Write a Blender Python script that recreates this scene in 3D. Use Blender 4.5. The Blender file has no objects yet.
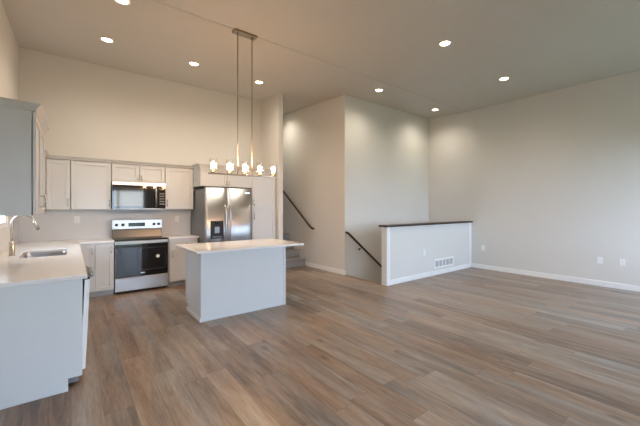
import bpy, bmesh, math, random
from mathutils import Vector, Matrix
random.seed(7)
S = bpy.context.scene
COL = S.collection

# ------------------------------------------------------------------ camera, world, exposure
cam_d = bpy.data.cameras.new('camera')
cam = bpy.data.objects.new('camera', cam_d)
COL.objects.link(cam)
cam.location = (0, 0, 1.462)
cam.rotation_euler = (math.pi / 2, 0, -0.659)
cam_d.sensor_width = 36
cam_d.lens = 321.106 / 640 * 36
cam_d.shift_y = -(213 - 207.733) / 640
cam_d.clip_start = 0.05
S.camera = cam

W = bpy.data.worlds.new('world')
S.world = W
W.use_nodes = True
bg = W.node_tree.nodes['Background']
bg.inputs['Color'].default_value = (0.61, 0.77, 0.98, 1)
bg.inputs['Strength'].default_value = 9.8

S.view_settings.view_transform = 'Standard'
S.view_settings.look = 'None'
S.view_settings.gamma = 1
S.view_settings.use_curve_mapping = False
S.view_settings.exposure = 0.7
S.cycles.max_bounces = 10
S.cycles.diffuse_bounces = 6
S.cycles.glossy_bounces = 4
S.cycles.transparent_max_bounces = 12
S.cycles.sample_clamp_indirect = 6
S.cycles.caustics_reflective = False
S.cycles.caustics_refractive = False

SPOT_W = 42.5          # recessed lamps
BULB_E = 330.0         # chandelier bulbs
WARM = (1.0, 0.90, 0.74)
WARM_B = (1.0, 0.58, 0.30)


# ------------------------------------------------------------------ layout numbers (metres)
XL, XR = -0.66, 7.80
YK, YB = 6.95, -1.1            # kitchen wall, wall behind the viewer
XS0, XS1 = 3.593, 3.704        # divider wall
XP = 4.68                      # side wall of the stairs
YS = 5.17                      # wall beyond the stairwell
YH = 3.98                      # half wall face
YC, ZC, SL = 4.101, 3.854, 0.056


def zc(y):
    return ZC + SL * max(0.0, y - YC)


# windows: (axis, a0, a1, z0, z1)
DOOR = (0.5, 2.3, 0.0, 2.15)
WIN_B = (4.9, 7.68, 0.75, 2.72)
WIN_L = (4.85, 5.72, 1.235, 2.05)


# ------------------------------------------------------------------ materials
def mat(name, color, rough=0.5, metal=0.0, spec=0.5, noise=0.0, nscale=20, bump=0.0, bscale=200, coat=0.0, aniso=None):
    m = bpy.data.materials.new(name)
    m.use_nodes = True
    nt = m.node_tree; N = nt.nodes; L = nt.links
    b = N['Principled BSDF']
    b.inputs['Base Color'].default_value = (*color, 1)
    b.inputs['Roughness'].default_value = rough
    b.inputs['Metallic'].default_value = metal
    b.inputs['Specular IOR Level'].default_value = spec
    b.inputs['Coat Weight'].default_value = coat
    tc = N.new('ShaderNodeTexCoord')
    mp = N.new('ShaderNodeMapping')
    L.new(tc.outputs['Object'], mp.inputs['Vector'])
    if aniso:
        mp.inputs['Scale'].default_value = aniso
    nz = N.new('ShaderNodeTexNoise')
    nz.inputs['Scale'].default_value = nscale
    nz.inputs['Detail'].default_value = 3
    L.new(mp.outputs['Vector'], nz.inputs['Vector'])
    mix = N.new('ShaderNodeMix'); mix.data_type = 'RGBA'
    lo = tuple(c * (1 - noise) for c in color); hi = tuple(min(1, c * (1 + noise)) for c in color)
    mix.inputs['A'].default_value = (*lo, 1); mix.inputs['B'].default_value = (*hi, 1)
    L.new(nz.outputs['Fac'], mix.inputs['Factor'])
    L.new(mix.outputs['Result'], b.inputs['Base Color'])
    if bump:
        n2 = N.new('ShaderNodeTexNoise'); n2.inputs['Scale'].default_value = bscale
        L.new(mp.outputs['Vector'], n2.inputs['Vector'])
        bp = N.new('ShaderNodeBump'); bp.inputs['Strength'].default_value = bump
        bp.inputs['Distance'].default_value = 0.002
        L.new(n2.outputs['Fac'], bp.inputs['Height'])
        L.new(bp.outputs['Normal'], b.inputs['Normal'])
    return m


def emis(name, color, strength):
    m = bpy.data.materials.new(name); m.use_nodes = True
    b = m.node_tree.nodes['Principled BSDF']
    b.inputs['Base Color'].default_value = (0.9, 0.9, 0.9, 1)
    b.inputs['Emission Color'].default_value = (*color, 1)
    b.inputs['Emission Strength'].default_value = strength
    return m


def thin_glass(name, tint=(1, 1, 1), refl=0.12, base=0.04):
    m = bpy.data.materials.new(name); m.use_nodes = True
    nt = m.node_tree; N = nt.nodes; L = nt.links
    out = N['Material Output']; N.remove(N['Principled BSDF'])
    t = N.new('ShaderNodeBsdfTransparent'); t.inputs['Color'].default_value = (*tint, 1)
    g = N.new('ShaderNodeBsdfGlossy'); g.inputs['Roughness'].default_value = 0.02
    fr = N.new('ShaderNodeLayerWeight'); fr.inputs['Blend'].default_value = 0.35
    ma = N.new('ShaderNodeMath'); ma.operation = 'MULTIPLY_ADD'
    ma.inputs[1].default_value = refl * 4; ma.inputs[2].default_value = base
    L.new(fr.outputs['Facing'], ma.inputs[0])
    ma.use_clamp = True
    mx = N.new('ShaderNodeMixShader')
    L.new(ma.outputs[0], mx.inputs['Fac']); L.new(t.outputs[0], mx.inputs[1]); L.new(g.outputs[0], mx.inputs[2])
    L.new(mx.outputs[0], out.inputs['Surface'])
    return m


def floor_material():
    m = bpy.data.materials.new('vinyl_plank_floor'); m.use_nodes = True
    nt = m.node_tree; N = nt.nodes; L = nt.links
    b = N['Principled BSDF']
    tc = N.new('ShaderNodeTexCoord')
    sp = N.new('ShaderNodeSeparateXYZ'); L.new(tc.outputs['Object'], sp.inputs[0])

    def M(op, a, c=None, d=None):
        n = N.new('ShaderNodeMath'); n.operation = op
        for i, v in enumerate((a, c, d)):
            if v is None: continue
            if isinstance(v, (int, float)): n.inputs[i].default_value = v
            else: L.new(v, n.inputs[i])
        return n.outputs[0]
    PW, PL = 0.185, 1.42
    xs = M('DIVIDE', sp.outputs['X'], PW)
    row = M('FLOOR', xs)
    fx = M('SUBTRACT', xs, row)
    wn = N.new('ShaderNodeTexWhiteNoise'); wn.noise_dimensions = '1D'; L.new(row, wn.inputs['W'])
    ys = M('ADD', M('DIVIDE', sp.outputs['Y'], PL), M('MULTIPLY', wn.outputs['Value'], 7.31))
    cell = M('FLOOR', ys)
    fy = M('SUBTRACT', ys, cell)
    cid = N.new('ShaderNodeCombineXYZ'); L.new(row, cid.inputs[0]); L.new(cell, cid.inputs[1])
    w2 = N.new('ShaderNodeTexWhiteNoise'); w2.noise_dimensions = '3D'; L.new(cid.outputs[0], w2.inputs['Vector'])
    rnd = w2.outputs['Value']
    sc = N.new('ShaderNodeSeparateColor'); L.new(w2.outputs['Color'], sc.inputs[0])
    # grain coordinates: stretched along the plank, shifted per plank
    gx = M('ADD', sp.outputs['X'], M('MULTIPLY', sc.outputs[0], 37.0))
    gy = M('ADD', M('MULTIPLY', sp.outputs['Y'], 0.085), M('MULTIPLY', sc.outputs[1], 23.0))
    gc = N.new('ShaderNodeCombineXYZ'); L.new(gx, gc.inputs[0]); L.new(gy, gc.inputs[1])
    n1 = N.new('ShaderNodeTexNoise'); n1.inputs['Scale'].default_value = 11; n1.inputs['Detail'].default_value = 6
    n1.inputs['Roughness'].default_value = 0.62; n1.inputs['Distortion'].default_value = 0.35
    L.new(gc.outputs[0], n1.inputs['Vector'])
    n2 = N.new('ShaderNodeTexNoise'); n2.inputs['Scale'].default_value = 75; n2.inputs['Detail'].default_value = 4
    L.new(gc.outputs[0], n2.inputs['Vector'])
    ky = M('ADD', M('MULTIPLY', sp.outputs['Y'], 0.45), M('MULTIPLY', sc.outputs[2], 11.0))
    kc = N.new('ShaderNodeCombineXYZ'); L.new(gx, kc.inputs[0]); L.new(ky, kc.inputs[1])
    vo = N.new('ShaderNodeTexVoronoi'); vo.inputs['Scale'].default_value = 3.2
    L.new(kc.outputs[0], vo.inputs['Vector'])
    # broad soft streaks that drift between warm brown and grey
    hx = M('ADD', sp.outputs['X'], M('MULTIPLY', sc.outputs[0], 3.1))
    hy = M('ADD', M('MULTIPLY', sp.outputs['Y'], 0.14), M('MULTIPLY', sc.outputs[1], 5.0))
    hc = N.new('ShaderNodeCombineXYZ'); L.new(hx, hc.inputs[0]); L.new(hy, hc.inputs[1])
    n3 = N.new('ShaderNodeTexNoise'); n3.inputs['Scale'].default_value = 6.0; n3.inputs['Detail'].default_value = 3
    n3.inputs['Distortion'].default_value = 0.2
    L.new(hc.outputs[0], n3.inputs['Vector'])

    def ramp(stops):
        n = N.new('ShaderNodeValToRGB'); el = n.color_ramp.elements
        el[0].position = stops[0][0]; el[0].color = (*stops[0][1], 1)
        el[1].position = stops[-1][0]; el[1].color = (*stops[-1][1], 1)
        for p, c in stops[1:-1]:
            q = el.new(p); q.color = (*c, 1)
        return n
    wr = ramp([(0.0, (0.105, 0.062, 0.040)), (0.35, (0.205, 0.134, 0.090)), (0.65, (0.278, 0.195, 0.138)), (1.0, (0.375, 0.288, 0.216))])
    gr = ramp([(0.0, (0.105, 0.088, 0.076)), (0.35, (0.185, 0.160, 0.142)), (0.65, (0.255, 0.228, 0.205)), (1.0, (0.36, 0.325, 0.29))])
    t = M('ADD', M('MULTIPLY', rnd, 0.46), M('MULTIPLY', M('SUBTRACT', n1.outputs['Fac'], 0.5), 1.7))
    t = M('ADD', t, 0.25)
    t = M('ADD', t, M('MULTIPLY', M('SUBTRACT', n2.outputs['Fac'], 0.5), 0.75))
    L.new(t, wr.inputs['Fac']); L.new(t, gr.inputs['Fac'])
    hm = N.new('ShaderNodeMapRange'); hm.inputs['From Min'].default_value = 0.34; hm.inputs['From Max'].default_value = 0.66
    L.new(M('ADD', M('MULTIPLY', n3.outputs['Fac'], 0.9), M('MULTIPLY', M('SUBTRACT', sc.outputs[2], 0.5), 0.22)), hm.inputs['Value'])
    rp = N.new('ShaderNodeMix'); rp.data_type = 'RGBA'
    L.new(hm.outputs[0], rp.inputs['Factor']); L.new(wr.outputs[0], rp.inputs['A']); L.new(gr.outputs[0], rp.inputs['B'])
    # knots
    kn = N.new('ShaderNodeMapRange'); kn.inputs['From Min'].default_value = 0.03; kn.inputs['From Max'].default_value = 0.13
    kn.inputs['To Min'].default_value = 0.55; kn.inputs['To Max'].default_value = 1.0
    L.new(vo.outputs['Distance'], kn.inputs['Value'])
    # seams
    ex = M('MINIMUM', fx, M('SUBTRACT', 1.0, fx))
    ey = M('MINIMUM', fy, M('SUBTRACT', 1.0, fy))
    sx = M('GREATER_THAN', ex, 0.010); sy = M('GREATER_THAN', ey, 0.0014)
    seam = M('MULTIPLY_ADD', M('MULTIPLY', sx, sy), 0.28, 0.72)
    f = M('MULTIPLY', kn.outputs[0], seam)
    mx = N.new('ShaderNodeMix'); mx.data_type = 'RGBA'; mx.blend_type = 'MULTIPLY'
    mx.inputs['Factor'].default_value = 1.0
    cc = N.new('ShaderNodeCombineColor')
    for i in range(3): L.new(f, cc.inputs[i])
    L.new(rp.outputs['Result'], mx.inputs['A']); L.new(cc.outputs[0], mx.inputs['B'])
    L.new(mx.outputs['Result'], b.inputs['Base Color'])
    b.inputs['Specular IOR Level'].default_value = 0.5
    rr = M('MULTIPLY_ADD', n1.outputs['Fac'], 0.16, 0.27)
    L.new(rr, b.inputs['Roughness'])
    bp = N.new('ShaderNodeBump'); bp.inputs['Strength'].default_value = 0.12; bp.inputs['Distance'].default_value = 0.001
    L.new(M('MULTIPLY', n2.outputs['Fac'], seam), bp.inputs['Height'])
    L.new(bp.outputs['Normal'], b.inputs['Normal'])
    return m


WALL = mat('wall_paint', (0.650, 0.635, 0.610), 0.75, spec=0.3, noise=0.015, nscale=2, bump=0.15, bscale=120)
CEIL = mat('ceiling_paint', (0.54, 0.52, 0.49), 0.85, spec=0.2, noise=0.02, nscale=3, bump=0.35, bscale=60)
TRIM = mat('trim_paint', (0.80, 0.80, 0.80), 0.4, noise=0.01)
CAB = mat('cabinet_paint', (0.60, 0.605, 0.605), 0.42, noise=0.01, nscale=5)
CABIN = mat('cabinet_inside', (0.30, 0.30, 0.295), 0.6, noise=0.02)
TOE = mat('toe_kick_paint', (0.42, 0.42, 0.42), 0.5, noise=0.02)
ISL = mat('island_panel_paint', (0.61, 0.625, 0.635), 0.42, noise=0.01, nscale=5)
QUARTZ = mat('white_quartz', (0.78, 0.77, 0.76), 0.16, noise=0.03, nscale=35, spec=0.6)
SPLASH = mat('backsplash_paint', (0.63, 0.675, 0.70), 0.35, noise=0.01, nscale=4)
STEEL = mat('brushed_stainless', (0.43, 0.43, 0.44), 0.24, metal=1.0, noise=0.05, nscale=40, aniso=(1, 1, 12))
STEELH = mat('brushed_stainless_horizontal', (0.66, 0.66, 0.67), 0.2, metal=1.0, noise=0.05, nscale=40, aniso=(0.6, 8, 12))
CHROME = mat('brushed_nickel', (0.60, 0.585, 0.56), 0.25, metal=1.0, noise=0.03)
FRSIDE = mat('fridge_side_grey', (0.21, 0.215, 0.22), 0.45, metal=0.3, noise=0.03)
DSTEEL = mat('dark_steel', (0.20, 0.20, 0.205), 0.3, metal=1.0, noise=0.05, nscale=40)
MIRG = mat('microwave_door_glass', (0.03, 0.028, 0.026), 0.06, spec=0.75, noise=0.02)
MIRG.node_tree.nodes['Principled BSDF'].inputs['Specular Tint'].default_value = (1.0, 0.86, 0.70, 1)
SINKS = mat('sink_steel', (0.40, 0.40, 0.41), 0.28, metal=1.0, noise=0.05)
BLACKG = mat('black_glass', (0.012, 0.012, 0.014), 0.05, noise=0.05, spec=0.5)
for mm in (STEEL, STEELH):
    nt_ = mm.node_tree; b_ = nt_.nodes['Principled BSDF']
    b_.inputs['Anisotropic'].default_value = 0.7; b_.inputs['Roughness'].default_value = 0.40
    tg = nt_.nodes.new('ShaderNodeTangent'); tg.direction_type = 'RADIAL'; tg.axis = 'Z'
    nt_.links.new(tg.outputs[0], b_.inputs['Tangent'])
BLACK = mat('black_plastic', (0.02, 0.02, 0.022), 0.35, noise=0.1)
DARKW = mat('dark_stained_wood', (0.035, 0.024, 0.018), 0.35, noise=0.35, nscale=18, aniso=(1, 8, 8))
PLASTIC_GLARE = mat('white_plastic_and_door_glare', (0.82, 0.82, 0.82), 0.35, noise=0.01)  # outlet plastic; also the glare white of the dishwasher's steel door
SLOT = mat('socket_slots', (0.07, 0.07, 0.07), 0.5, noise=0.05)
GRILLE = mat('grille_shadow_metal', (0.25, 0.26, 0.27), 0.5, noise=0.05)
CARPET = mat('grey_carpet', (0.36, 0.345, 0.33), 0.95, spec=0.1, noise=0.35, nscale=90, bump=0.9, bscale=350)
GRASS = mat('lawn_grass', (0.13, 0.165, 0.085), 0.9, spec=0.1, noise=0.4, nscale=3)
BRONZE = mat('antique_nickel', (0.33, 0.28, 0.22), 0.32, metal=1.0, noise=0.05)
PANE = thin_glass('window_glass', refl=0.03, base=0.03)
SHADE = thin_glass('clear_lamp_glass', (0.97, 0.96, 0.94), refl=0.10, base=0.05)
BULB = emis('bulb_glow', WARM_B, BULB_E)
DISC = emis('downlight_glow', (1.0, 0.80, 0.58), 22.0)
FLOOR = floor_material()
DISPM = mat('dispenser_black', (0.02, 0.02, 0.022), 0.5, spec=0.25, noise=0.1)
DISPLAY = mat('dark_display', (0.01, 0.012, 0.014), 0.1, noise=0.05)
STICKER = mat('white_sticker', (0.85, 0.85, 0.85), 0.5, noise=0.01)


# ------------------------------------------------------------------ mesh helpers (all in world coordinates)
def box(bm, x0, x1, y0, y1, z0, z1):
    vs = [bm.verts.new(p) for p in ((x0, y0, z0), (x1, y0, z0), (x1, y1, z0), (x0, y1, z0), (x0, y0, z1), (x1, y0, z1), (x1, y1, z1), (x0, y1, z1))]
    fs = [(0, 3, 2, 1), (4, 5, 6, 7), (0, 1, 5, 4), (1, 2, 6, 5), (2, 3, 7, 6), (3, 0, 4, 7)]
    return [bm.faces.new([vs[i] for i in f]) for f in fs]


def tube(bm, pts, r, seg=14, caps=True, smooth=True):
    pts = [Vector(p) for p in pts]
    rs = r if isinstance(r, (list, tuple)) else [r] * len(pts)
    rings = []
    prev = None
    for i, p in enumerate(pts):
        t = (pts[min(i + 1, len(pts) - 1)] - pts[max(i - 1, 0)]).normalized()
        if prev is None:
            n = t.orthogonal().normalized()
        else:
            n = (prev - t * prev.dot(t)).normalized()
        prev = n
        b = t.cross(n)
        rings.append([bm.verts.new(p + (n * math.cos(2 * math.pi * k / seg) + b * math.sin(2 * math.pi * k / seg)) * rs[i]) for k in range(seg)])
    for a, c in zip(rings, rings[1:]):
        for k in range(seg):
            f = bm.faces.new((a[k], a[(k + 1) % seg], c[(k + 1) % seg], c[k])); f.smooth = smooth
    if caps:
        bm.faces.new(list(reversed(rings[0]))); bm.faces.new(rings[-1])


def lathe(bm, c, prof, seg=24, axis='z', flip=1):
    """prof: list of (radius, height) about the point c"""
    rings = []
    for r, h in prof:
        ring = []
        for k in range(seg):
            a = 2 * math.pi * k / seg
            u, v = r * math.cos(a), r * math.sin(a)
            if axis == 'z': p = (c[0] + u, c[1] + v, c[2] + h * flip)
            elif axis == 'y': p = (c[0] + u, c[1] + h * flip, c[2] + v)
            else: p = (c[0] + h * flip, c[1] + u, c[2] + v)
            ring.append(bm.verts.new(p))
        rings.append(ring)
    for a, b in zip(rings, rings[1:]):
        for k in range(seg):
            f = bm.faces.new((a[k], a[(k + 1) % seg], b[(k + 1) % seg], b[k])); f.smooth = True
    return rings


def rrect(x0, x1, y0, y1, r, n=5):
    out = []
    for cx, cy, a0 in ((x1 - r, y1 - r, 0), (x0 + r, y1 - r, 90), (x0 + r, y0 + r, 180), (x1 - r, y0 + r, 270)):
        for k in range(n + 1):
            a = math.radians(a0 + 90 * k / n)
            out.append((cx + r * math.cos(a), cy + r * math.sin(a)))
    return out


def plate(bm, face, plane, a0, a1, z0, z1, w0, w1, r=0.01):
    """rounded plate standing on a vertical plane"""
    loop = rrect(a0, a1, z0, z1, r, 4)
    lo = [bm.verts.new(mp(face, plane, a, w0, z)) for a, z in loop]
    hi = [bm.verts.new(mp(face, plane, a, w1, z)) for a, z in loop]
    n = len(loop)
    bm.faces.new(lo); bm.faces.new(list(reversed(hi)))
    for k in range(n):
        bm.faces.new((lo[k], lo[(k + 1) % n], hi[(k + 1) % n], hi[k]))


def mp(face, plane, a, w, z):
    if face == '-y': return (a, plane - w, z)
    if face == '+y': return (a, plane + w, z)
    if face == '+x': return (plane + w, a, z)
    if face == '-x': return (plane - w, a, z)


def cbox(bm, face, plane, a0, a1, w0, w1, z0, z1):
    p, q = mp(face, plane, a0, w0, z0), mp(face, plane, a1, w1, z1)
    return box(bm, min(p[0], q[0]), max(p[0], q[0]), min(p[1], q[1]), max(p[1], q[1]), min(p[2], q[2]), max(p[2], q[2]))


def obj(name, bm, m, parent=None, bevel=0.0, base=(0, 0, 0), seg=2):
    bmesh.ops.recalc_face_normals(bm, faces=bm.faces[:])
    off = Vector(base)
    if parent is not None:
        off = Vector(parent['_base']) if '_base' in parent else Vector((0, 0, 0))
    bmesh.ops.translate(bm, verts=bm.verts[:], vec=-off)
    me = bpy.data.meshes.new(name)
    bm.to_mesh(me); bm.free()
    for mm in (m if isinstance(m, (list, tuple)) else [m]):
        me.materials.append(mm)
    o = bpy.data.objects.new(name, me)
    COL.objects.link(o)
    o['_base'] = tuple(off)
    if parent is not None: o.parent = parent
    else: o.location = off
    if bevel:
        b = o.modifiers.new('bevel', 'BEVEL'); b.width = bevel; b.segments = seg; b.limit_method = 'ANGLE'; b.angle_limit = math.radians(40)
        b.harden_normals = False
    return o


def thing(name, label, cat, loc, group=None):
    o = bpy.data.objects.new(name, None); COL.objects.link(o)
    o.empty_display_size = 0.1
    o.location = loc; o['_base'] = tuple(loc)
    o['label'] = label; o['category'] = cat
    if group: o['group'] = group
    return o


def copy_tree(o, parent=None):
    c = o.copy(); COL.objects.link(c); c.parent = parent
    for ch in [x for x in bpy.data.objects if x.parent == o]:
        copy_tree(ch, c)
    return c


def struct(name, bm, m, bevel=0.0):
    o = obj(name, bm, m, bevel=bevel); o['kind'] = 'structure'
    return o


def B():
    return bmesh.new()


def boxes(*bs):
    bm = B()
    for b in bs: box(bm, *b)
    return bm


# ------------------------------------------------------------------ the room
ZT = 4.35
struct('floor', boxes((XL - 0.12, XR, YB - 0.15, YH, -0.25, 0), (XL - 0.12, 4.70, YH, YK, -0.25, 0)), FLOOR)
# wall on the left, with the window over the sink
y0, y1, z0, z1 = WIN_L
struct('wall_left', boxes((XL - 0.12, XL, YB, y0, 0, ZT), (XL - 0.12, XL, y1, YK + 0.12, 0, ZT), (XL - 0.12, XL, y0, y1, 0, z0), (XL - 0.12, XL, y0, y1, z1, ZT)), WALL)
struct('wall_kitchen', boxes((XL, XS0, YK, YK + 0.12, 0, ZT + 0.1)), WALL)
struct('wall_divider', boxes((XS0, XS1, 6.12, 10.6, 0, ZT + 0.1)), WALL)
struct('wall_stair', boxes((XP, XP + 0.12, YS, 10.6, -2.7, ZT + 0.1)), WALL)
struct('wall_stair_end', boxes((XS1, XP, 10.48, 10.6, 0, ZT + 0.2)), WALL)
struct('wall_stairwell', boxes((XP + 0.12, XR, YS, YS + 0.12, -2.7, ZT)), WALL)
struct('wall_right', boxes((XR, XR + 0.12, YB - 0.15, YS + 0.12, -2.7, ZT)), WALL)
struct('wall_half', boxes((4.662, XR, YH, YH + 0.12, 0, 1.095), (4.70, XR, YH, YH + 0.12, -2.7, 0)), WALL)
struct('wall_lower', boxes((4.58, 4.70, YH + 0.12, YS, -2.7, -0.25)), WALL)
bw = [(XL - 0.12, DOOR[0], YB - 0.15, YB, 0, ZT), (DOOR[0], DOOR[1], YB - 0.15, YB, DOOR[3], ZT), (DOOR[1], WIN_B[0], YB - 0.15, YB, 0, ZT),
      (WIN_B[0], WIN_B[1], YB - 0.15, YB, 0, WIN_B[2]), (WIN_B[0], WIN_B[1], YB - 0.15, YB, WIN_B[3], ZT), (WIN_B[1], XR, YB - 0.15, YB, 0, ZT)]
struct('wall_back', boxes(*bw), WALL)
# ceiling: level over the living room, rising gently over the kitchen
bm = B()
prof = [(YB - 0.15, ZC), (YC - 0.012, ZC), (YC, ZC + 0.009), (YC + 0.012, ZC + 0.0007), (10.6, zc(10.6)), (10.6, 4.8), (YB - 0.15, 4.8)]
a = [bm.verts.new((XL - 0.12, y, z)) for y, z in prof]
b = [bm.verts.new((XR + 0.12, y, z)) for y, z in prof]
bm.faces.new(a); bm.faces.new(list(reversed(b)))
for k in range(7): bm.faces.new((a[k], b[k], b[(k + 1) % 7], a[(k + 1) % 7]))
struct('ceiling', bm, CEIL)
bm = B(); box(bm, XL - 30, XR + 30, YB - 60, YB - 0.4, -0.75, -0.6); box(bm, XL - 40, XL - 0.5, YB - 0.4, 25, -0.75, -0.6)
struct('ground', bm, GRASS)
struct('wall_sky_blocker', boxes((XL - 6.4, XL - 6.2, 1.0, 12.0, -0.6, 3.6)), WALL)  # unseen wall added outside to cut the sky light through the sink window
bm = boxes((4.70, XR, YH + 0.12, YS, -2.75, -2.66))
struct('floor_lower', bm, CARPET)

# baseboards (bevelled boards)
BH, BT = 0.10, 0.014


def baseboard(name, *bs):
    struct(name, boxes(*bs), TRIM, bevel=0.004)


baseboard('baseboard_right', (XR - BT, XR, YB, YH, 0, BH))
baseboard('baseboard_half', (4.662 - BT, XR - BT, YH - BT, YH, 0, BH), (4.662 - BT, 4.662, YH, YH + 0.12, 0, BH))
baseboard('baseboard_stair', (XP - BT, XP, YS, 6.62, 0, BH), (XP - BT, XP + 0.02, YS - BT, YS, 0, BH))
baseboard('baseboard_divider', (XS0, XS1 + BT, 6.12 - BT, 6.12, 0, BH), (XS1, XS1 + BT, 6.12, 6.62, 0, BH))
baseboard('baseboard_left', (XL, XL + BT, YB, 3.27, 0, BH))
baseboard('baseboard_back', (DOOR[1] + 0.1, XR, YB, YB + BT, 0, BH), (XL, DOOR[0] - 0.1, YB, YB + BT, 0, BH))
# half-wall: dark cap, end boards
struct('trim_1', boxes((4.615, XR, YH - 0.045, YH + 0.165, 1.098, 1.135)), DARKW, bevel=0.005)
struct('trim_2', boxes((4.654, 4.755, YH - 0.008, YH, BH, 1.097), (4.654, 4.662, YH, YH + 0.12, BH, 1.097), (7.70, XR, YH - 0.008, YH, BH, 1.097)), TRIM, bevel=0.002)
struct('trim_3', boxes((4.655, 4.715, YH + 0.12, YS, -0.03, 0.006)), FLOOR)


# windows and the glass door
def window(name, face, plane, a0, a1, z0, z1, mull=1, depth=0.12, casing=0.06, sill=False):
    bm = B()
    d = -depth
    f = 0.045
    cbox(bm, face, plane, a0, a0 + f, d, 0, z0, z1); cbox(bm, face, plane, a1 - f, a1, d, 0, z0, z1)
    cbox(bm, face, plane, a0 + f, a1 - f, d, 0, z1 - f, z1); cbox(bm, face, plane, a0 + f, a1 - f, d, 0, z0, z0 + f)
    for k in range(1, mull + 1):
        c = a0 + (a1 - a0) * k / (mull + 1)
        cbox(bm, face, plane, c - 0.03, c + 0.03, d, -0.02, z0 + f, z1 - f)
    o = obj(name, bm, TRIM, bevel=0.003); o['kind'] = 'structure'
    bm = B()
    cbox(bm, face, plane, a0 + f, a1 - f, d / 2 - 0.004, d / 2, z0 + f, z1 - f)
    obj('pane', bm, PANE, o)
    bm = B()
    c = casing
    cbox(bm, face, plane, a0 - c, a0, 0, 0.014, z0 - c, z1 + c); cbox(bm, face, plane, a1, a1 + c, 0, 0.014, z0 - c, z1 + c)
    cbox(bm, face, plane, a0, a1, 0, 0.014, z1, z1 + c)
    if z0 > 0.1: cbox(bm, face, plane, a0, a1, 0, 0.014, z0 - c, z0)
    obj('casing', bm, TRIM, o, bevel=0.002)
    return o


window('window_1', '+x', XL, WIN_L[0], WIN_L[1], WIN_L[2], WIN_L[3], 1, casing=0.012)
window('window_2', '+y', YB, WIN_B[0], WIN_B[1], WIN_B[2], WIN_B[3], 2, depth=0.15)
window('door_1', '+y', YB, DOOR[0], DOOR[1], DOOR[2] + 0.0, DOOR[3], 1, depth=0.15)

# ------------------------------------------------------------------ stairs
t = thing('carpeted_staircase', 'grey carpeted staircase climbing behind the kitchen divider wall', 'stairs', (4.19, 6.65, 0))
NR = 14
for k in range(NR):
    bm = B()
    ya = 6.65 + 0.262 * k
    box(bm, XS1 + 0.004, XP - 0.004, ya, 10.47, 0.19 * k, 0.19 * (k + 1) - 0.03)
    box(bm, XS1 + 0.004, XP - 0.004, ya - 0.025, 10.47, 0.19 * (k + 1) - 0.03, 0.19 * (k + 1))
    obj('step', bm, CARPET, t, bevel=0.009, seg=3)
t = thing('descending_staircase', 'carpeted stairs going down behind the grey half wall', 'stairs', (6.2, 4.63, -2.66))
for k in range(12):
    bm = B()
    xa = 4.72 + 0.245 * k
    box(bm, 4.703, xa + 0.245, YH + 0.122, YS - 0.002, -0.19 * (k + 2), -0.19 * (k + 1))
    obj('step', bm, CARPET, t, bevel=0.009)


def handrail(label, pts, brk, wall_dir):
    loc = brk[0]
    t = thing('handrail', label, 'handrail', loc)
    bm = B(); tube(bm, pts, 0.024, 14)
    obj('rail', bm, DARKW, t)
    for p in brk:
        bm = B()
        q = Vector(p); w = Vector(wall_dir)
        tube(bm, [q + Vector((0, 0, -0.02)), q + Vector((0, 0, -0.055)) + w * 0.02, q + Vector((0, 0, -0.075)) + w * 0.06], 0.007, 8)
        c = q + Vector((0, 0, -0.075)) + w * 0.06
        tube(bm, [c - w * 0.006, c], 0.026, 16)
        obj('bracket', bm, BLACK, t)
    return t


def lerp(p, q, s):
    return tuple(p[i] + (q[i] - p[i]) * s for i in range(3))


p0, p1 = (4.615, 6.36, 1.005), (4.615, 9.6, 1.005 + 0.726 * 3.24)
handrail('dark wooden handrail rising up the staircase on the tall beige wall', [(4.665, 6.27, 0.955), (4.64, 6.272, 0.957), (4.615, 6.285, 0.965), p0, p1], [lerp(p0, p1, 0.13), lerp(p0, p1, 0.5), lerp(p0, p1, 0.9)], (1, 0, 0))
p0, p1 = (4.82, 5.105, 0.84), (7.4, 5.105, 0.84 - 0.79 * 2.58)
handrail('dark wooden handrail going down the stairwell behind the half wall', [(4.705, 5.155, 0.925), (4.705, 5.125, 0.925), (4.722, 5.105, 0.915), p0, p1], [lerp(p0, p1, 0.115), lerp(p0, p1, 0.5), lerp(p0, p1, 0.9)], (0, 1, 0))


# ------------------------------------------------------------------ cabinets
def door(parent, face, plane, a0, a1, z0, z1, name='door', handle=None, horiz=False, th=0.02, rail=0.058, m=None, hm=None):
    """shaker front; handle = (a, z centre, length)"""
    m = m or CAB
    g = 0.0025
    a0 += g; a1 -= g; z0 += g; z1 -= g
    rail = min(rail, (a1 - a0) * 0.26, (z1 - z0) * 0.3)
    g0 = 0.006
    th += g0
    bm = B()
    cbox(bm, face, plane, a0, a0 + rail, g0, th, z0, z1); cbox(bm, face, plane, a1 - rail, a1, g0, th, z0, z1)
    cbox(bm, face, plane, a0 + rail, a1 - rail, g0, th, z0, z0 + rail); cbox(bm, face, plane, a0 + rail, a1 - rail, g0, th, z1 - rail, z1)
    cbox(bm, face, plane, a0 + rail, a1 - rail, g0, th - 0.011, z0 + rail, z1 - rail)
    d = obj(name, bm, m, parent, bevel=0.0015)
    if handle:
        pull(d, face, plane + (0), handle, horiz, th)
    return d


def pull(d, face, plane, handle, horiz, th, m=None, r=0.0058):
    a, z, ln = handle
    bm = B()
    P = (lambda s, w: mp(face, plane, a + s, th + w, z)) if horiz else (lambda s, w: mp(face, plane, a, th + w, z + s))
    h = ln / 2
    tube(bm, [P(-h, 0.03), P(h, 0.03)], r, 10)
    for s in (-h * 0.78, h * 0.78):
        tube(bm, [P(s, 0.0), P(s, 0.03)], r * 0.8, 8)
    return obj('handle', bm, m or CHROME, d)


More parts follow.
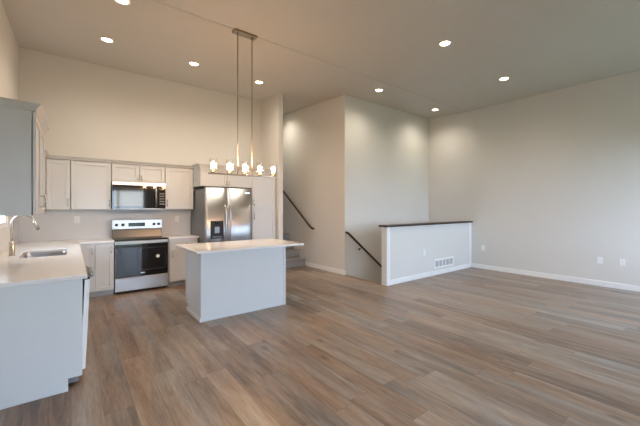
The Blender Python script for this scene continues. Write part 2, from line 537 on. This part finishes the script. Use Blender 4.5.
def crown(parent, x0, x1, y0, y1, z, e):
    """e = exposed sides (x-, x+, y-)"""
    bm = B()
    rings = []
    for o, h in ((0.0, 0.0), (0.010, 0.004), (0.012, 0.018), (0.040, 0.048), (0.046, 0.050), (0.046, 0.062)):
        a, b_, c, d = x0 - o * e[0], x1 + o * e[1], y0 - o * e[2], y1
        rings.append([bm.verts.new(p) for p in ((a, c, z + h), (b_, c, z + h), (b_, d, z + h), (a, d, z + h))])
    bm.faces.new(list(reversed(rings[0]))); bm.faces.new(rings[-1])
    for p, q in zip(rings, rings[1:]):
        for k in range(4): bm.faces.new((p[k], p[(k + 1) % 4], q[(k + 1) % 4], q[k]))
    return obj('crown', bm, CAB, parent)


def wall_cabinet(label, face, plane, a0, a1, depth, z0, z1, doors, cr=(0, 0, 1), group=None):
    p = mp(face, plane, (a0 + a1) / 2, -depth / 2, z0)
    t = thing('wall_cabinet', label, 'cabinet', p, group)
    bm = B(); cbox(bm, face, plane, a0, a1, -depth, 0, z0, z1)
    obj('body', bm, CAB, t, bevel=0.0015)
    for (d0, d1, hs) in doors:
        h = None
        if hs == 'l': h = (d0 + 0.03, z0 + 0.12, 0.13)
        if hs == 'r': h = (d1 - 0.03, z0 + 0.12, 0.13)
        if hs == 'lt': h = (d0 + 0.028, z0 + 0.075, 0.09)
        if hs == 'rt': h = (d1 - 0.028, z0 + 0.075, 0.09)
        door(t, face, plane, d0, d1, z0 + 0.004, z1 - 0.012, handle=h)
    q = [mp(face, plane, a0, -depth, 0), mp(face, plane, a1, 0.02, 0)]
    xs = sorted((q[0][0], q[1][0])); ys = sorted((q[0][1], q[1][1]))
    crown(t, xs[0], xs[1], ys[0], ys[1], z1 - 0.006, cr)
    return t


UB, UT = 1.43, 2.245
G = 0.003
# left wall
wall_cabinet('upper cabinet nearest the viewer on the sink wall, plain end panel facing the room', '+x', -0.252, 3.45, 4.50, 0.404, 1.40, UT, [(3.455, 3.974, 'r'), (3.976, 4.495, 'l')], (0, 1, 1))
wall_cabinet('narrow upper cabinet in the kitchen corner, on the sink wall past the window', '+x', -0.345, 6.04, 6.61, 0.31, UB, UT, [(6.045, 6.60, 'l')], (0, 1, 1))
# kitchen wall
YU = 6.64
wall_cabinet('corner upper cabinet with one narrow door, left end of the back wall', '-y', YU, -0.315, -0.012, 0.305, UB, UT, [(-0.312, -0.014, 'r')])
wall_cabinet('wide single-door upper cabinet left of the microwave', '-y', YU, -0.009, 0.549, 0.305, UB, UT, [(-0.006, 0.546, 'r')])
wall_cabinet('short two-door cabinet directly above the microwave', '-y', YU, 0.552, 1.405, 0.305, 1.925, UT, [(0.556, 0.978, 'rt'), (0.980, 1.402, 'lt')])
wall_cabinet('single-door upper cabinet between the microwave and the refrigerator', '-y', YU, 1.408, 1.93, 0.305, UB, UT, [(1.411, 1.927, 'l')])
YF = 6.22
wall_cabinet('deep two-door cabinet above the refrigerator', '-y', YF, 1.933, 2.99, 0.725, 1.875, UT, [(1.936, 2.462, 'rt'), (2.464, 2.988, 'lt')], (1, 0, 1))
# pantry
t = thing('pantry_cabinet', 'full-height pantry cabinet between the refrigerator and the divider wall', 'cabinet', (3.28, 6.58, 0))
obj('body', boxes((2.993, XS0 - 0.003, YF, 6.945, 0.09, UT)), CAB, t, bevel=0.002)
obj('toe_kick', boxes((2.993, XS0 - 0.003, YF + 0.06, 6.94, 0, 0.09)), TOE, t)
door(t, '-y', YF, 3.0, 3.545, 0.10, 1.45, handle=(3.035, 1.28, 0.13))
door(t, '-y', YF, 3.0, 3.545, 1.455, UT - 0.012, handle=(3.035, 1.57, 0.13))
crown(t, 2.993, XS0 - 0.003, YF - 0.02, 6.945, UT - 0.006, (0, 0, 1))

# base cabinets ----------------------------------------------------
ZB = 0.882
XF, YFR = 0.055, 6.35     # carcass fronts
t = thing('base_cabinet', 'grey end base cabinet panel closing the sink counter nearest the viewer', 'cabinet', (-0.3, 3.30, 0))
bm = B()
pr = [(XL + 0.004, 0), (-0.02, 0), (-0.02, 0.10), (0.072, 0.10), (0.072, ZB), (XL + 0.004, ZB)]
a = [bm.verts.new((x, 3.250, z)) for x, z in pr]; b = [bm.verts.new((x, 3.274, z)) for x, z in pr]
bm.faces.new(a); bm.faces.new(list(reversed(b)))
for k in range(6): bm.faces.new((a[k], b[k], b[(k + 1) % 6], a[(k + 1) % 6]))
obj('end_panel', bm, ISL, t, bevel=0.0015)
obj('filler', boxes((0.03, 0.062, 3.274, 3.338, 0.10, ZB)), CAB, t)
obj('toe_kick', boxes((-0.04, -0.025, 3.274, 3.338, 0, 0.10)), TOE, t)
t = thing('base_cabinet', 'sink base cabinet with two doors facing the island, beside the dishwasher', 'cabinet', (-0.3, 4.8, 0))
obj('body', boxes((XL + 0.004, XF, 3.965, 3.985, 0.10, ZB), (XL + 0.004, XF, 5.68, 5.70, 0.10, ZB), (XL + 0.004, XF, 3.985, 5.68, 0.10, 0.12), (XL + 0.004, XL + 0.02, 3.985, 5.68, 0.12, ZB), (XF - 0.02, XF, 3.985, 5.68, 0.12, ZB)), CAB, t)
obj('toe_kick', boxes((-0.04, -0.025, 3.965, 5.70, 0, 0.10)), TOE, t)
door(t, '+x', XF, 3.97, 4.83, 0.105, ZB - 0.01, handle=(4.79, 0.76, 0.13))
door(t, '+x', XF, 4.835, 5.695, 0.105, ZB - 0.01, handle=(4.875, 0.76, 0.13))
t = thing('base_cabinet', 'corner base cabinet with two narrow doors left of the range', 'cabinet', (0.0, 6.6, 0))
obj('body', boxes((XL + 0.004, XF, 5.703, 6.945, 0.10, ZB), (XF, 0.563, YFR, 6.945, 0.10, ZB)), CAB, t, bevel=0.001)
obj('toe_kick', boxes((-0.04, -0.025, 5.703, 6.40, 0, 0.10), (-0.025, 0.563, 6.40, 6.42, 0, 0.10)), TOE, t)
door(t, '-y', YFR, XF + 0.015, 0.298, 0.105, ZB - 0.01, handle=(0.265, 0.765, 0.10))
door(t, '-y', YFR, 0.302, 0.560, 0.105, ZB - 0.01, handle=(0.527, 0.765, 0.10))
door(t, '+x', XF, 5.71, 6.32, 0.105, ZB - 0.01)
t = thing('base_cabinet', 'base cabinet with one drawer over a door, right of the range', 'cabinet', (1.67, 6.6, 0))
obj('body', boxes((1.408, 1.93, YFR, 6.945, 0.10, ZB)), CAB, t, bevel=0.001)
obj('toe_kick', boxes((1.408, 1.93, 6.41, 6.43, 0, 0.10)), TOE, t)
door(t, '-y', YFR, 1.425, 1.925, 0.72, ZB - 0.01, name='drawer', handle=(1.675, 0.795, 0.13), horiz=True)
door(t, '-y', YFR, 1.425, 1.925, 0.105, 0.715, handle=(1.46, 0.61, 0.12))


# dishwasher
t = thing('dishwasher', 'dishwasher near the viewer, steel door painted white for its daylight glare, dark control edge', 'dishwasher', (-0.25, 3.64, 0))
obj('body', boxes((-0.56, 0.05, 3.345, 3.955, 0.02, ZB - 0.006)), FRSIDE, t)


def tilted(za, zb, m, name, par):
    # door leaf leaning slightly open from its bottom hinge
    bm = B()
    f = lambda z: 0.094 + (z - 0.11) * 0.042
    vs = []
    for y in (3.342, 3.955):
        vs.append([bm.verts.new(p) for p in ((f(za) - 0.036, y, za), (f(za), y, za), (f(zb), y, zb), (f(zb) - 0.036, y, zb))])
    bm.faces.new(vs[0]); bm.faces.new(list(reversed(vs[1])))
    for k in range(4): bm.faces.new((vs[0][k], vs[1][k], vs[1][(k + 1) % 4], vs[0][(k + 1) % 4]))
    return obj(name, bm, m, par, bevel=0.003)


dd = tilted(0.11, 0.855, PLASTIC_GLARE, 'door', t)  # white colour stands in for daylight reflected by a stainless door
tilted(0.857, 0.880, BLACK, 'control_strip', dd)
obj('handle', boxes((0.128, 0.158, 3.50, 3.90, 0.846, 0.878)), DSTEEL, dd, bevel=0.006)
obj('toe_panel', boxes((-0.02, 0.0, 3.35, 3.95, 0.005, 0.105)), BLACK, t)


# countertops ------------------------------------------------------
def slab(name, loops, z0, z1, m, base, bevel=0.003):
    bm = B()
    es = []
    for lp in loops:
        vs = [bm.verts.new((x, y, z1)) for x, y in lp]
        es += [bm.edges.new((vs[i], vs[(i + 1) % len(vs)])) for i in range(len(vs))]
    bmesh.ops.triangle_fill(bm, use_beauty=True, use_dissolve=False, edges=es)
    for f in bm.faces: f.normal_update()
    r = bmesh.ops.extrude_face_region(bm, geom=bm.faces[:])
    bmesh.ops.translate(bm, vec=(0, 0, z0 - z1), verts=[v for v in r['geom'] if isinstance(v, bmesh.types.BMVert)])
    return obj(name, bm, m, bevel=bevel, base=base)


CT0, CT1 = 0.884, 0.915
hole = rrect(-0.465, -0.045, 4.74, 5.50, 0.06, 6)
o = slab('countertop', [[(XL + 0.002, 3.240), (0.104, 3.240), (0.104, 6.315), (0.566, 6.315), (0.566, 6.947), (XL + 0.002, 6.947)], hole], CT0, CT1, QUARTZ, (-0.3, 5.0, CT0))
o['label'] = 'L-shaped white quartz countertop holding the sink and faucet'; o['category'] = 'countertop'
o = slab('countertop', [[(1.405, 6.315), (1.945, 6.315), (1.945, 6.947), (1.405, 6.947)]], CT0, CT1, QUARTZ, (1.67, 6.6, CT0))
o['label'] = 'short white quartz countertop between the range and the refrigerator'; o['category'] = 'countertop'

# sink
bm = B()
rings = []
for ins, z in ((-0.02, 0.8825), (0.0, 0.8825), (0.004, 0.86), (0.010, 0.72), (0.030, 0.695), (0.17, 0.690)):
    lp = rrect(-0.465 + ins, -0.045 - ins, 4.74 + ins, 5.50 - ins, max(0.02, 0.06 - ins * 0.3), 6)
    rings.append([bm.verts.new((x, y, z)) for x, y in lp])
for p, q in zip(rings, rings[1:]):
    n = len(p)
    for k in range(n):
        f = bm.faces.new((p[k], p[(k + 1) % n], q[(k + 1) % n], q[k])); f.smooth = True
bm.faces.new(rings[-1])
t = thing('kitchen_sink', 'stainless undermount sink bowl set into the white countertop', 'sink', (-0.255, 5.18, 0.69))
o = obj('bowl', bm, SINKS, t)
sd = o.modifiers.new('solid', 'SOLIDIFY'); sd.thickness = 0.0015; sd.offset = -1
bm = B(); rg = lathe(bm, (-0.255, 5.18, 0.691), [(0.045, 0.0), (0.045, 0.004), (0.036, 0.005), (0.03, 0.002), (0.008, 0.002)], 20); bm.faces.new(rg[-1])
obj('drain', bm, CHROME, t)

# faucet
fx, fy = -0.531, 5.0
t = thing('kitchen_faucet', 'tall brushed gooseneck faucet behind the sink', 'faucet', (fx, fy, CT1))
bm = B()
rg = lathe(bm, (fx, fy, CT1), [(0.030, 0), (0.030, 0.006), (0.025, 0.010), (0.0245, 0.155), (0.020, 0.165), (0.014, 0.168)], 22)
bm.faces.new(rg[0]); bm.faces.new(rg[-1])
obj('base', bm, CHROME, t)
R = 0.097
pts = [(fx, fy, 1.07), (fx, fy, 1.27)]
for k in range(1, 15):
    a = math.pi * (1 - k / 14 * 0.93)
    pts.append((fx + R + R * math.cos(a), fy, 1.28 + R * math.sin(a)))
bm = B(); tube(bm, pts, 0.0135, 14)
obj('spout', bm, CHROME, t)
e0 = Vector(pts[-1]); dirv = (Vector(pts[-1]) - Vector(pts[-2])).normalized()
bm = B(); tube(bm, [e0 - dirv * 0.005, e0 + dirv * 0.01, e0 + dirv * 0.095], [0.0145, 0.0165, 0.019], 14)
sh = obj('spray_head', bm, CHROME, t)
bm = B(); tube(bm, [e0 + dirv * 0.095, e0 + dirv * 0.102], 0.0155, 14)
obj('nozzle', bm, BLACK, sh)
bm = B(); tube(bm, [(fx, fy - 0.02, 1.01), (fx, fy - 0.048, 1.015)], 0.012, 12); tube(bm, [(fx, fy - 0.042, 1.015), (fx + 0.01, fy - 0.06, 1.10)], [0.007, 0.005], 10)
obj('lever', bm, CHROME, t)

# ------------------------------------------------------------------ range
x0, x1 = 0.572, 1.400
yf = 6.33
xm = (x0 + x1) / 2
t = thing('range', 'stainless electric range with black glass oven door and cooktop', 'stove', (xm, 6.62, 0))
obj('body', boxes((x0, x1, yf + 0.045, 6.93, 0.03, 0.897)), FRSIDE, t, bevel=0.003)
obj('cooktop', boxes((x0 - 0.002, x1 + 0.002, yf + 0.005, 6.86, 0.898, 0.918)), BLACKG, t, bevel=0.004)
for (cx, cy, r) in ((0.77, 6.49, 0.105), (1.20, 6.49, 0.085), (0.77, 6.72, 0.075), (1.20, 6.72, 0.105)):
    bm = B(); rg = lathe(bm, (cx, cy, 0.9183), [(r, 0), (r, 0.0004), (r - 0.004, 0.0004), (r - 0.004, 0)], 36)
    obj('burner_ring', bm, FRSIDE, t)
# backguard: sloping dark base and an upright control panel
bm = B()
pr = [(6.80, 0.918), (6.845, 1.065), (6.93, 1.065), (6.93, 0.918)]
a = [bm.verts.new((x0 + 0.01, y, z)) for y, z in pr]; b = [bm.verts.new((x1 - 0.01, y, z)) for y, z in pr]
bm.faces.new(a); bm.faces.new(list(reversed(b)))
for k in range(4): bm.faces.new((a[k], b[k], b[(k + 1) % 4], a[(k + 1) % 4]))
obj('backguard_base', bm, DSTEEL, t, bevel=0.002)
bg_ = obj('backguard', boxes((x0, x1, 6.825, 6.93, 1.068, 1.243)), STEELH, t, bevel=0.008)
obj('display', boxes((xm - 0.155, xm + 0.115, 6.819, 6.826, 1.115, 1.185)), DISPLAY, bg_, bevel=0.002)
for kx in (0.645, 0.745, 1.255, 1.335):
    bm = B(); rg = lathe(bm, (kx, 6.825, 1.150), [(0.027, 0), (0.027, 0.006), (0.022, 0.010), (0.019, 0.032), (0.012, 0.035)], 20, 'y', -1)
    bm.faces.new(rg[-1])
    obj('knob', bm, BLACK, bg_)
# door: stainless rim, black glass
dd = obj('oven_door', boxes((x0 + 0.004, x1 - 0.004, yf, yf + 0.042, 0.272, 0.885)), STEELH, t, bevel=0.004)
obj('glass', boxes((x0 + 0.008, x1 - 0.008, yf - 0.004, yf + 0.002, 0.276, 0.838)), BLACKG, dd, bevel=0.002)
bm = B()
xa, xb, za, zb = x0 + 0.335, x1 - 0.05, 0.375, 0.76
for q in ((xa, xb, za, za + 0.008), (xa, xb, zb - 0.008, zb), (xa, xa + 0.008, za + .008, zb - .008), (xb - 0.008, xb, za + .008, zb - .008)):
    box(bm, q[0], q[1], yf - 0.0052, yf - 0.0038, q[2], q[3])
obj('window_border', bm, BLACK, dd)
bm = B(); tube(bm, [(x0 + 0.03, yf - 0.045, 0.866), (x1 - 0.03, yf - 0.045, 0.866)], 0.0125, 14)
for x in (x0 + 0.06, x1 - 0.06): tube(bm, [(x, yf, 0.866), (x, yf - 0.045, 0.866)], 0.009, 10)
obj('handle', bm, STEELH, dd)
bm = B(); plate(bm, '-y', yf - 0.004, xm - 0.035, xm + 0.035, 0.322, 0.342, 0, 0.002, 0.009)
obj('badge', bm, CHROME, dd)
bm = B(); rg = lathe(bm, (1.225, yf - 0.004, 0.60), [(0.030, 0), (0.030, 0.001)], 24, 'y', -1); bm.faces.new(rg[-1])
obj('sticker', bm, STICKER, dd)
obj('storage_drawer', boxes((x0 + 0.004, x1 - 0.004, yf, yf + 0.042, 0.045, 0.264)), STEELH, t, bevel=0.004)
for (lx, ly) in ((x0 + 0.05, 6.42), (x1 - 0.05, 6.42), (x0 + 0.05, 6.88), (x1 - 0.05, 6.88)):
    bm = B(); tube(bm, [(lx, ly, 0), (lx, ly, 0.032)], 0.016, 10)
    obj('foot', bm, BLACK, t)

# ------------------------------------------------------------------ microwave
x0, x1, yf, z0, z1 = 0.556, 1.402, 6.555, 1.435, 1.920
t = thing('microwave', 'over-the-range microwave with dark glass door under the short cabinet', 'microwave', ((x0 + x1) / 2, 6.75, z0))
obj('body', boxes((x0, x1, yf + 0.03, 6.945, z0, z1)), BLACK, t, bevel=0.003)
vt = obj('vent_strip', boxes((x0, x1, yf + 0.002, yf + 0.03, 1.860, z1)), STEELH, t, bevel=0.003)
dd = obj('door', boxes((x0, 1.275, yf, yf + 0.03, z0 + 0.012, 1.857)), BLACKG, t, bevel=0.003)
obj('door_window', boxes((x0 + 0.03, 1.03, yf - 0.002, yf + 0.001, z0 + 0.05, 1.835)), MIRG, dd, bevel=0.001)
obj('bottom_rail', boxes((x0, x1, yf + 0.001, yf + 0.03, z0, z0 + 0.010)), STEELH, t)
cp = obj('control_panel', boxes((1.278, x1, yf, yf + 0.03, z0 + 0.012, 1.857)), BLACKG, t, bevel=0.003)
obj('display', boxes((1.295, 1.385, yf - 0.002, yf + 0.001, 1.79, 1.83)), DISPLAY, cp)
for r in range(5):
    for c in range(3):
        obj('button', boxes((1.300 + c * 0.030, 1.320 + c * 0.030, yf - 0.0015, yf + 0.001, 1.52 + r * 0.048, 1.542 + r * 0.048)), FRSIDE, cp)
bm = B(); tube(bm, [(1.235, yf - 0.042, z0 + 0.04), (1.235, yf - 0.042, 1.835)], 0.0125, 14)
for z in (z0 + 0.07, 1.80): tube(bm, [(1.235, yf, z), (1.235, yf - 0.042, z)], 0.009, 10)
obj('handle', bm, STEEL, dd)

# ------------------------------------------------------------------ refrigerator
x0, x1, yf, z1 = 1.955, 2.885, 5.955, 1.838
t = thing('refrigerator', 'stainless side-by-side refrigerator with ice dispenser in the left door', 'refrigerator', ((x0 + x1) / 2, 6.4, 0))
obj('body', boxes((x0, x1, yf + 0.085, 6.90, 0.025, z1 - 0.025)), FRSIDE, t, bevel=0.004)
xs = 2.367


def fridge_door(a0, a1):
    # gently bowed front
    bm = B()
    n = 12
    lo, hi = [], []
    for k in range(n + 1):
        s = k / n
        x = a0 + (a1 - a0) * s
        edge = min(s, 1 - s)
        y = yf + 0.018 * (2 * s - 1) ** 2 + (0.012 if edge < 1e-6 else 0)
        lo.append((x, y))
    pts = lo + [(a1, yf + 0.08), (a0, yf + 0.08)]
    a = [bm.verts.new((x, y, 0.07)) for x, y in pts]; b = [bm.verts.new((x, y, z1)) for x, y in pts]
    bm.faces.new(a); bm.faces.new(list(reversed(b)))
    m = len(pts)
    for k in range(m):
        f = bm.faces.new((a[k], a[(k + 1) % m], b[(k + 1) % m], b[k]))
        if k < n: f.smooth = True
    return bm


dl = obj('door', fridge_door(x0, xs - 0.003), STEEL, t)
dr = obj('door', fridge_door(xs + 0.003, x1), STEEL, t)
for d, hx in ((dl, xs - 0.045), (dr, xs + 0.045)):
    bm = B()
    tube(bm, [(hx, yf + 0.01, 0.62), (hx, yf - 0.045, 0.66), (hx, yf - 0.055, 0.75), (hx, yf - 0.058, 1.05), (hx, yf - 0.055, 1.38), (hx, yf - 0.045, 1.47), (hx, yf + 0.01, 1.51)], 0.018, 14)
    obj('handle', bm, STEEL, d)
# dispenser: rim with a recess behind
da, db, dz0, dz1 = 2.045, 2.285, 0.885, 1.215
disp = obj('dispenser', boxes((da, db, yf - 0.006, yf + 0.012, dz0, dz0 + 0.02), (da, db, yf - 0.006, yf + 0.012, dz1 - 0.09, dz1), (da, da + 0.02, yf - 0.006, yf + 0.012, dz0 + .02, dz1 - .09), (db - 0.02, db, yf - 0.006, yf + 0.012, dz0 + .02, dz1 - .09), (da + .02, db - .02, yf - 0.002, yf + 0.012, dz0 + .02, dz1 - .09)), DISPM, dl, bevel=0.002)
obj('dispenser_shelf', boxes((da + 0.03, db - 0.03, yf - 0.018, yf - 0.002, dz0 + 0.022, dz0 + 0.036)), DSTEEL, dl, bevel=0.002)
obj('dispenser_paddle', boxes((da + 0.075, db - 0.075, yf - 0.010, yf - 0.002, dz0 + 0.10, dz0 + 0.22)), DSTEEL, dl, bevel=0.004)
obj('dispenser_display', boxes((da + 0.06, db - 0.06, yf - 0.0075, yf - 0.005, dz1 - 0.06, dz1 - 0.03)), DISPLAY, dl)
bm = B(); plate(bm, '-y', yf + 0.008, x1 - 0.155, x1 - 0.055, 1.745, 1.762, 0, 0.006, 0.006)
obj('badge', bm, CHROME, dr)
obj('hinge_cover', boxes((x0 + 0.01, x0 + 0.10, yf + 0.03, yf + 0.14, z1 - 0.002, z1 + 0.018)), BLACK, t, bevel=0.004)
obj('hinge_cover', boxes((x1 - 0.10, x1 - 0.01, yf + 0.03, yf + 0.14, z1 - 0.002, z1 + 0.018)), BLACK, t, bevel=0.004)
obj('kick_grille', boxes((x0 + 0.01, x1 - 0.01, yf + 0.06, yf + 0.085, 0.01, 0.066)), BLACK, t)
for lx in (x0 + 0.06, x1 - 0.06):
    for ly in (6.10, 6.83):
        bm = B(); tube(bm, [(lx, ly, 0), (lx, ly, 0.03)], 0.02, 10)
        obj('foot', bm, BLACK, t)

# ------------------------------------------------------------------ island
ix0, ix1, iy0, iy1 = 1.307, 2.557, 4.163, 4.86
t = thing('kitchen_island', 'pale grey panelled kitchen island base standing on the wood floor', 'island', ((ix0 + ix1) / 2, 4.52, 0))
obj('body', boxes((ix0 + 0.004, ix1 - 0.004, iy0 + 0.019, iy1 - 0.022, 0.10, ZB), (ix0 + 0.004, ix1 - 0.004, iy0 + 0.019, iy1 - 0.09, 0, 0.10)), ISL, t)
obj('front_panel', boxes((ix0, ix1, iy0, iy0 + 0.018, 0, ZB)), ISL, t, bevel=0.0015)
obj('corner_post', boxes((ix0 - 0.006, ix0 + 0.030, iy0 - 0.006, iy0, 0.0, ZB), (ix0 - 0.006, ix0, iy0, iy0 + 0.05, 0.0, ZB)), ISL, t, bevel=0.0015)
obj('corner_post', boxes((ix1 - 0.030, ix1 + 0.006, iy0 - 0.006, iy0, 0.0, ZB), (ix1, ix1 + 0.006, iy0, iy0 + 0.05, 0.0, ZB)), ISL, t, bevel=0.0015)
obj('base_trim', boxes((ix0 - 0.016, ix0 - 0.006, iy0 - 0.006, iy1 - 0.09, 0, 0.055)), TRIM, t, bevel=0.003)
obj('end_stile', boxes((ix0 - 0.004, ix0 + 0.003, iy1 - 0.045, iy1 - 0.001, 0.105, ZB)), ISL, t)
w = (ix1 - ix0) / 2
for k in range(2):
    a = ix0 + w * k
    door(t, '+y', iy1 - 0.021, a + 0.004, a + w - 0.004, 0.72, ZB - 0.01, name='drawer', handle=(a + w / 2, 0.795, 0.13), horiz=True)
    door(t, '+y', iy1 - 0.021, a + 0.004, a + w - 0.004, 0.105, 0.715, handle=(a + (w - 0.04 if k == 0 else 0.04), 0.61, 0.13))
o = obj('countertop', boxes((1.222, 2.835, 4.06, 5.06, CT0, CT1)), QUARTZ, bevel=0.004, base=(2.0, 4.5, CT0))
o['label'] = 'rectangular white quartz countertop overhanging the kitchen island'; o['category'] = 'countertop'


# ------------------------------------------------------------------ chandelier
cx, cy = 1.887, 4.12
t = thing('chandelier', 'linear five-light chandelier with clear glass shades above the island', 'chandelier', (cx, cy, 3.855))
bm = B(); box(bm, cx - 0.165, cx + 0.165, cy - 0.055, cy + 0.055, 3.826, 3.858)
obj('canopy', bm, BRONZE, t, bevel=0.006)
ZR = 1.905
for s in (-1, 1):
    bm = B(); x = cx + s * 0.105
    tube(bm, [(x, cy, ZR + 0.01), (x, cy, 3.827)], 0.0065, 10)
    tube(bm, [(x, cy, 3.805), (x, cy, 3.828)], 0.013, 12)
    obj('rod', bm, BRONZE, t)
obj('bar', boxes((1.385, 2.392, cy - 0.013, cy + 0.013, ZR - 0.010, ZR + 0.010)), BRONZE, t, bevel=0.003)
for x in (1.445, 1.666, 1.887, 2.108, 2.329):
    bm = B(); rg = lathe(bm, (x, cy, ZR + 0.009), [(0.030, 0.0), (0.032, 0.006), (0.020, 0.012), (0.017, 0.050), (0.012, 0.055)], 18)
    bm.faces.new(rg[0]); bm.faces.new(rg[-1])
    so = obj('socket', bm, BRONZE, t)
    bm = B(); rg = lathe(bm, (x, cy, ZR + 0.062), [(0.008, 0), (0.013, 0.010), (0.021, 0.030), (0.024, 0.048), (0.021, 0.066), (0.012, 0.082), (0.004, 0.090)], 16)
    bm.faces.new(rg[0]); bm.faces.new(rg[-1])
    obj('bulb', bm, BULB, so)
    bm = B(); lathe(bm, (x, cy, ZR + 0.012), [(0.030, 0.0), (0.042, 0.012), (0.047, 0.040), (0.047, 0.165), (0.050, 0.185)], 28)
    gl = obj('glass_shade', bm, SHADE, so)

# ------------------------------------------------------------------ recessed ceiling lights
bm = B()
prof = [(0.088, 0.006), (0.088, -0.004), (0.080, -0.007), (0.066, -0.006), (0.062, 0.004)]
root = thing('recessed_light', 'recessed ceiling light', 'ceiling light', (0, 0, 0), 'recessed ceiling lights')
lathe(bm, (0, 0, 0), prof, 32)
obj('trim_ring', bm, TRIM, root)
bm = B(); rg = lathe(bm, (0, 0, 0), [(0.063, 0.001), (0.063, -0.003), (0.050, -0.0045)], 32); bm.faces.new(rg[-1]); bm.faces.new(list(reversed(rg[0])))
obj('lens', bm, DISC, root)
ld = bpy.data.lights.new('downlight', 'SPOT')
ld.energy = SPOT_W; ld.color = WARM; ld.spot_size = math.radians(150); ld.spot_blend = 1.0; ld.shadow_soft_size = 0.06
lo = bpy.data.objects.new('downlight', ld); COL.objects.link(lo); lo.parent = root; lo.location = (0, 0, -0.02)
spots = [(0.416, 5.664, 'recessed ceiling light over the range side, leftmost of the row above the kitchen'),
         (1.669, 5.695, 'recessed ceiling light in front of the refrigerator, middle of the kitchen row'),
         (2.933, 5.755, 'recessed ceiling light nearest the divider wall, just right of the chandelier rods'),
         (4.984, 4.461, 'recessed ceiling light over the stairwell, close to the tall wall corner'),
         (7.069, 4.51, 'recessed ceiling light tucked into the far right room corner above the half wall'),
         (4.29, 2.575, 'large-looking recessed light in the living room ceiling, nearest the viewer right of the chandelier'),
         (6.332, 2.613, 'recessed living room ceiling light closest to the right wall'),
         (0.464, 4.344, 'recessed ceiling light cut by the top edge of the picture')]
tilt = math.atan(SL)
for i, (x, y, lab) in enumerate(spots):
    o = root if i == 0 else copy_tree(root)
    o.location = (x, y, zc(y) - 0.004); o['label'] = lab
    o.rotation_euler = (tilt if y > YC else 0, 0, 0)
# further lamps of the same kind that stand outside the picture (over the viewer and up the stairs)
for (x, y, lab) in ((4.19, 7.35, 'recessed ceiling light hidden above the upper staircase'), (2.2, 0.9, 'recessed ceiling light above and behind the viewer\'s right shoulder')):
    o = copy_tree(root); o.location = (x, y, zc(y) - 0.004); o['label'] = lab
    o.rotation_euler = (tilt if y > YC else 0, 0, 0)


# ------------------------------------------------------------------ outlets, switch plates, wall grille
def outlet(label, face, plane, a, z, name='wall_outlet', cat='outlet', w=0.078, h=0.120, switch=False):
    t = thing(name, label, cat, mp(face, plane, a, 0, z))
    bm = B(); plate(bm, face, plane, a - w / 2, a + w / 2, z - h / 2, z + h / 2, 0.0005, 0.006, 0.008)
    obj('plate', bm, PLASTIC_GLARE, t, bevel=0.001)
    if switch:
        bm = B(); cbox(bm, face, plane, a - 0.016, a + 0.016, 0.005, 0.010, z - 0.033, z + 0.033)
        obj('rocker', bm, TRIM, t, bevel=0.002)
        return t
    for dz in (-0.024, 0.024):
        bm = B(); plate(bm, face, plane, a - 0.017, a + 0.017, z + dz - 0.014, z + dz + 0.014, 0.005, 0.0075, 0.010)
        s = obj('socket', bm, TRIM, t)
        bm = B()
        for da in (-0.007, 0.007): cbox(bm, face, plane, a + da - 0.0012, a + da + 0.0012, 0.0070, 0.0080, z + dz - 0.004, z + dz + 0.006)
        obj('slots', bm, SLOT, s)
    return t


outlet('white outlet on the half wall, above and left of the floor grille', '-y', YH, 5.835, 0.52)
outlet('white outlet low on the right wall, close to the half wall corner', '-x', XR, 3.69, 0.50)
outlet('white outlet on the right wall, left one of the near pair', '-x', XR, 1.538, 0.48)
outlet('white outlet on the right wall, right one of the near pair', '-x', XR, 1.229, 0.48)
outlet('white outlet on the backsplash left of the range', '-y', YK, 0.078, 1.255)
outlet('white outlet on the backsplash right of the range', '-y', YK, 1.70, 1.235)

t = thing('return_air_grille', 'white rectangular air grille at the foot of the half wall', 'vent', (6.58, YH, 0.24))
ga0, ga1, gz0, gz1 = 6.19, 6.98, 0.135, 0.345
obj('frame', boxes((ga0, ga1, YH - 0.010, YH - 0.0005, gz0, gz0 + 0.04), (ga0, ga1, YH - 0.010, YH - 0.0005, gz1 - 0.04, gz1), (ga0, ga0 + 0.05, YH - 0.010, YH - 0.0005, gz0 + .04, gz1 - .04), (ga1 - 0.05, ga1, YH - 0.010, YH - 0.0005, gz0 + .04, gz1 - .04)), TRIM, t, bevel=0.002)
obj('backing', boxes((ga0 + 0.05, ga1 - 0.05, YH - 0.002, YH - 0.0005, gz0 + 0.04, gz1 - 0.04)), GRILLE, t)
n = 4
bm = B()
for k in range(1, 5):
    c = ga0 + 0.05 + (ga1 - ga0 - 0.1) * k / 5
    box(bm, c - 0.012, c + 0.012, YH - 0.009, YH - 0.002, gz0 + 0.04, gz1 - 0.04)
obj('divider_bars', bm, TRIM, t)
bm = B()
for k in range(6):
    z = gz0 + 0.048 + k * 0.0215
    box(bm, ga0 + 0.05, ga1 - 0.05, YH - 0.006, YH - 0.002, z, z + 0.006)
obj('louvre', bm, TRIM, t)

for o in bpy.data.objects:
    if '_base' in o: del o['_base']
